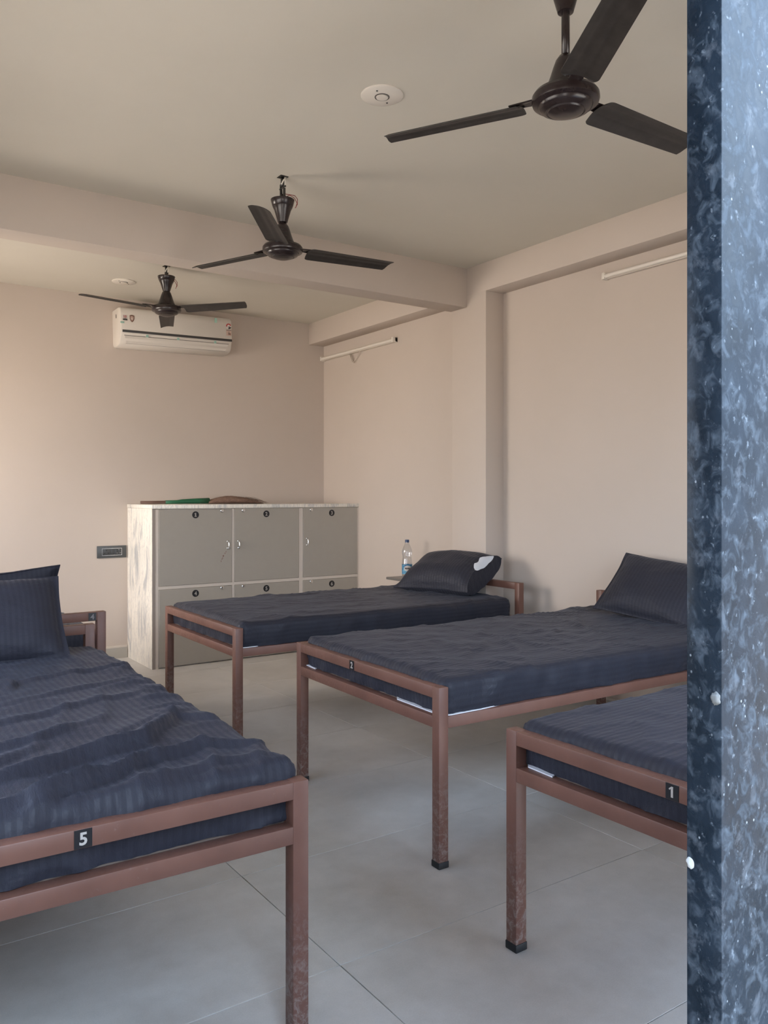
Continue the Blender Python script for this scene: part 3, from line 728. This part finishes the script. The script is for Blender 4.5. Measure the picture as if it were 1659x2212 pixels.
for row, (z0, z1_) in enumerate(((.632, 1.224), (.010, .604))):
    for c_, (a, b) in enumerate(dx):
        num = next(nums)
        dr = bx('door', (a + .0015, b - .0015, -.004, .018, z0, z1_ - (.006 if (row, c_) == (0, 0) else 0)), M_DOOR, lk, .0012, 1)
        if (row, c_) == (0, 0):
            bm = bmesh.new(); rr_ = random.Random(2)
            for q in range(7):
                a0_ = .598 - q * .007 + rr_.uniform(-.004, .004); b0_ = .872 - q * .011 + rr_.uniform(-.005, .005)
                f_ = [bm.verts.new((a0_ + .004 * math.cos(t_ * 1.05) * rr_.uniform(.5, 1.3), -.0044, b0_ + .007 * math.sin(t_ * 1.05) * rr_.uniform(.5, 1.3))) for t_ in range(6)]
                bm.faces.new(f_)
            obj('stain', bm, M_SHIELD, dr)
        cx_ = (.345, .96, 1.59)[c_]; zz = (1.177 if row == 0 else .560)
        bm = bmesh.new(); lathe(bm, [(.0275, 0), (.0275, -.002)], 32, 'Y'); 
        for v in bm.verts: v.co += Vector((cx_, -.004, zz))
        text_bm(bm, num, .042, at(Vector((cx_, -.0062, zz)), MX_FRONT), 1, .0011, serif=True)
        obj('number_badge', bm, [M_BLACK, M_NUM], dr)
        kx = (.566, .752, 1.385)[c_]; kz = zz + .030
        bm = bmesh.new(); lathe(bm, [(.016, 0), (.016, -.006), (.013, -.009), (.009, -.0095), (.009, -.007)], 24, 'Y'); o = obj('lock', bm, M_CHROME, dr, 40); o.location = (kx, -.004, kz)
        hx = (.619, .711, 1.345)[c_]; hz = .932 if row == 0 else .33
        bm = bmesh.new(); box(bm, hx - .009, hx + .009, -.008, -.003, hz + .018, hz + .036); box(bm, hx - .009, hx + .009, -.008, -.003, hz - .036, hz - .018)
        bevel_all(bm, .002, 1); tube(bm, [(hx, -.006, hz + .028), (hx, -.020, hz + .025), (hx, -.024, hz + .012), (hx, -.024, hz - .012), (hx, -.020, hz - .025), (hx, -.006, hz - .028)], .0055, 10)
        obj('handle', bm, M_CHROME, dr, 40)
# ------------------------------------------------------------------ broom on the lockers
br = thing('grass_broom', 'long grass broom with green bound handle lying on the lockers', 'broom', (2.10, 6.45, 1.257), 0)
bm = bmesh.new(); tube(bm, [(0, 0, .017), (.12, 0, .016), (.24, 0, .018), (.36, 0, .022), (.56, 0, .027)], [.012, .013, .013, .016, .022], 14); obj('handle', bm, M_TWIG, br)
bm = bmesh.new(); tube(bm, [(.20, 0, .0175), (.30, 0, .019), (.34, 0, .0225), (.48, 0, .0262), (.575, 0, .0275)], [.0145, .0155, .0185, .0225, .0245], 16); obj('binding', bm, M_GREEN, br)
bm = bmesh.new(); seg = 28; rings = []
for i in range(25):
    s = i / 24; x_ = .565 + .47 * s
    hgt = .023 + .020 * math.sin(math.pi * min(1, s * 1.25) * .8) * (1 - s ** 3) - .016 * s ** 2
    wid = .024 + .10 * s * (1 - .3 * s)
    top = .028 + .045 * math.sin(math.pi * min(1.0, s * 1.05)) * (1 - .3 * s)
    ring = []
    for k in range(seg):
        a = 2 * math.pi * k / seg; z_ = math.sin(a)
        zz = max(.002, top * .55 + (top * .5 if z_ > 0 else top * .55 - .002) * z_) * (1 - .55 * s ** 4)
        ring.append(bm.verts.new((x_ + random.uniform(-.006, .006), wid * math.cos(a) * (1 + random.uniform(-.04, .04)), zz + random.uniform(-.001, .001) * (z_ > 0))))
    rings.append(ring)
for a, b in zip(rings, rings[1:]):
    for k in range(seg): bm.faces.new((a[k], a[(k + 1) % seg], b[(k + 1) % seg], b[k])).smooth = True
bm.faces.new(rings[0]); bm.faces.new(rings[-1])
obj('bristles', bm, M_STRAW, br)
bm = bmesh.new()
for i in range(160):
    a = random.uniform(-1, 1); s0 = random.uniform(.2, .6); x0 = .58 + .47 * s0; y0 = a * .06 * s0 * 1.5
    ln = random.uniform(.1, .25); z0 = .03 + .03 * (1 - abs(a)) * (1 - s0 * .3)
    tube(bm, [(x0, y0, z0), (x0 + ln * .5, y0 + a * ln * .2, z0 - .002 + random.uniform(-.004, .01)), (min(1.06, x0 + ln), y0 + a * ln * .35, max(.004, z0 - .03 + random.uniform(-.005, .012)))], .0007, 3)
o = obj('loose_strand', bm, M_STRAW, br); o['kind'] = 'stuff'

# ------------------------------------------------------------------ socket plate
so = thing('socket_plate', 'dark grey switch and socket plate on the wall left of the lockers', 'socket', (1.955, YB, .871), 0)
bx('plate', (-.118, .118, -.010, 0, -.049, .049), M_SOCKET, so, .003)
bm = bmesh.new()
for a in ((-.080, .080, .026, .029), (-.080, .080, -.029, -.026), (-.080, -.077, -.026, .026), (.077, .080, -.026, .026)): box(bm, a[0], a[1], -.0125, -.009, a[2], a[3])
obj('trim_ring', bm, M_CHROME, so)
bx('socket', (-.075, -.012, -.0115, -.009, -.025, .025), M_SOCKET2, so, .001)
bm = bmesh.new()
for a, b in ((-.044, .012), (-.058, -.010), (-.030, -.010)): lathe_v = lathe(bm, [(.0045, -.0112), (.0045, -.0122)], 12, 'Y'); [setattr(v, 'co', v.co + Vector((a, 0, b))) for ring in lathe_v for v in ring]
obj('pin_hole', bm, M_BLACK, so)
for k in range(3):
    bx('switch', (-.009 + k * .029, .018 + k * .029, -.0130, -.009, -.025, .025), M_SOCKET2, so, .001)
bm = bmesh.new()
for a, b in ((.055, .017), (.042, -.012), (.067, -.010)): box(bm, a - .005, a + .005, -.0136, -.0125, b - .0015, b + .0015)
obj('switch_mark', bm, M_NUM, so)

# ------------------------------------------------------------------ shelf and bottle
sh_ = bx('wall_shelf', (3.60, XR, 4.63, 5.19, .682, .700), M_SHELF, None, .002)
tag(sh_, 'small dark grey stone shelf on the right wall by the pillar', 'shelf')
def glass_like(name, col, alpha):
    m = bpy.data.materials.new(name); m.use_nodes = True; t = m.node_tree; t.nodes.clear()
    o = t.nodes.new('ShaderNodeOutputMaterial'); mx = t.nodes.new('ShaderNodeMixShader'); tr_ = t.nodes.new('ShaderNodeBsdfTransparent'); gl = t.nodes.new('ShaderNodeBsdfGlossy')
    lw = t.nodes.new('ShaderNodeLayerWeight'); lw.inputs['Blend'].default_value = .35
    mp = t.nodes.new('ShaderNodeMath'); mp.operation = 'MULTIPLY_ADD'; mp.inputs[1].default_value = .75; mp.inputs[2].default_value = alpha
    tr_.inputs[0].default_value = (*col, 1); gl.inputs['Roughness'].default_value = .12; gl.inputs[0].default_value = (.9, .92, .95, 1)
    t.links.new(lw.outputs['Facing'], mp.inputs[0]); t.links.new(mp.outputs[0], mx.inputs[0]); t.links.new(tr_.outputs[0], mx.inputs[1]); t.links.new(gl.outputs[0], mx.inputs[2]); t.links.new(mx.outputs[0], o.inputs[0])
    return m
M_PET = glass_like('clear_plastic', (.93, .94, .95), .06)
M_CAP = mat('blue_cap', (.035, .06, .13), .4)
def label_mat():
    m = mat('blue_bottle_label', (.1, .3, .5), .4); k = NT(m); v = k.coord('Object', (1, 1, 1))
    k.col(k.ramp(k.noise(v, 55, 3), [(.35, (.03, .13, .28)), (.55, (.10, .33, .50)), (.75, (.35, .55, .62))])); return m
bo = thing('water_bottle', 'clear plastic water bottle with blue cap and blue label on the wall shelf', 'bottle', (3.775, 5.155, .700), 0)
bm = bmesh.new()
lathe(bm, [(.020, .002), (.036, 0), (.040, .008), (.040, .095), (.0385, .105), (.037, .125), (.034, .145), (.0365, .165), (.040, .18), (.0395, .195), (.034, .215), (.024, .238), (.0155, .256), (.0145, .262), (.0145, .272)], 32)
obj('body', bm, M_PET, bo, 60)
bm = bmesh.new(); lathe(bm, [(.0165, .262), (.0165, .281), (.0145, .284)], 24); obj('cap', bm, M_CAP, bo, 40)
bm = bmesh.new(); lathe(bm, [(.0408, .018), (.0408, .092)], 32, close=False)
e = Vector((-math.sin(R(36)), -math.cos(R(36)), 0)); 
obj('label', bm, label_mat(), bo, 60)
bm = bmesh.new(); mt = Matrix.Rotation(R(-46), 4, 'Z')
n = 12
for rr, mi, rad in ((1.0, 0, .0414),):
    grid = [[(a, b) for b in range(-4, 5)] for a in range(-6, 7)]
    vs = {}
    for a in range(-6, 7):
        for b in range(-4, 5):
            s = a / 6; q = b / 4 * math.sqrt(max(0.02, 1 - s * s)); an = s * .72 - math.pi / 2
            vs[a, b] = bm.verts.new((rad * math.cos(an), rad * math.sin(an), .062 + q * .022))
    for a in range(-6, 6):
        for b in range(-4, 4): bm.faces.new((vs[a, b], vs[a + 1, b], vs[a + 1, b + 1], vs[a, b + 1]))
text_bm(bm, 'kinley', .019, at(Vector((0, 0, .062)), MX_FRONT), 1, .0006)
for v in bm.verts:
    if abs(v.co.y) < .01:   # wrap the letters round the bottle
        an = v.co.x / .0415 - math.pi / 2; v.co = Vector((.0422 * math.cos(an), .0422 * math.sin(an), v.co.z))
bmesh.ops.transform(bm, matrix=Matrix.Rotation(R(-28), 4, 'Z'), verts=bm.verts)
obj('label_print', bm, [M_STICK, M_BLACK], bo)
bpy.context.view_layer.update()
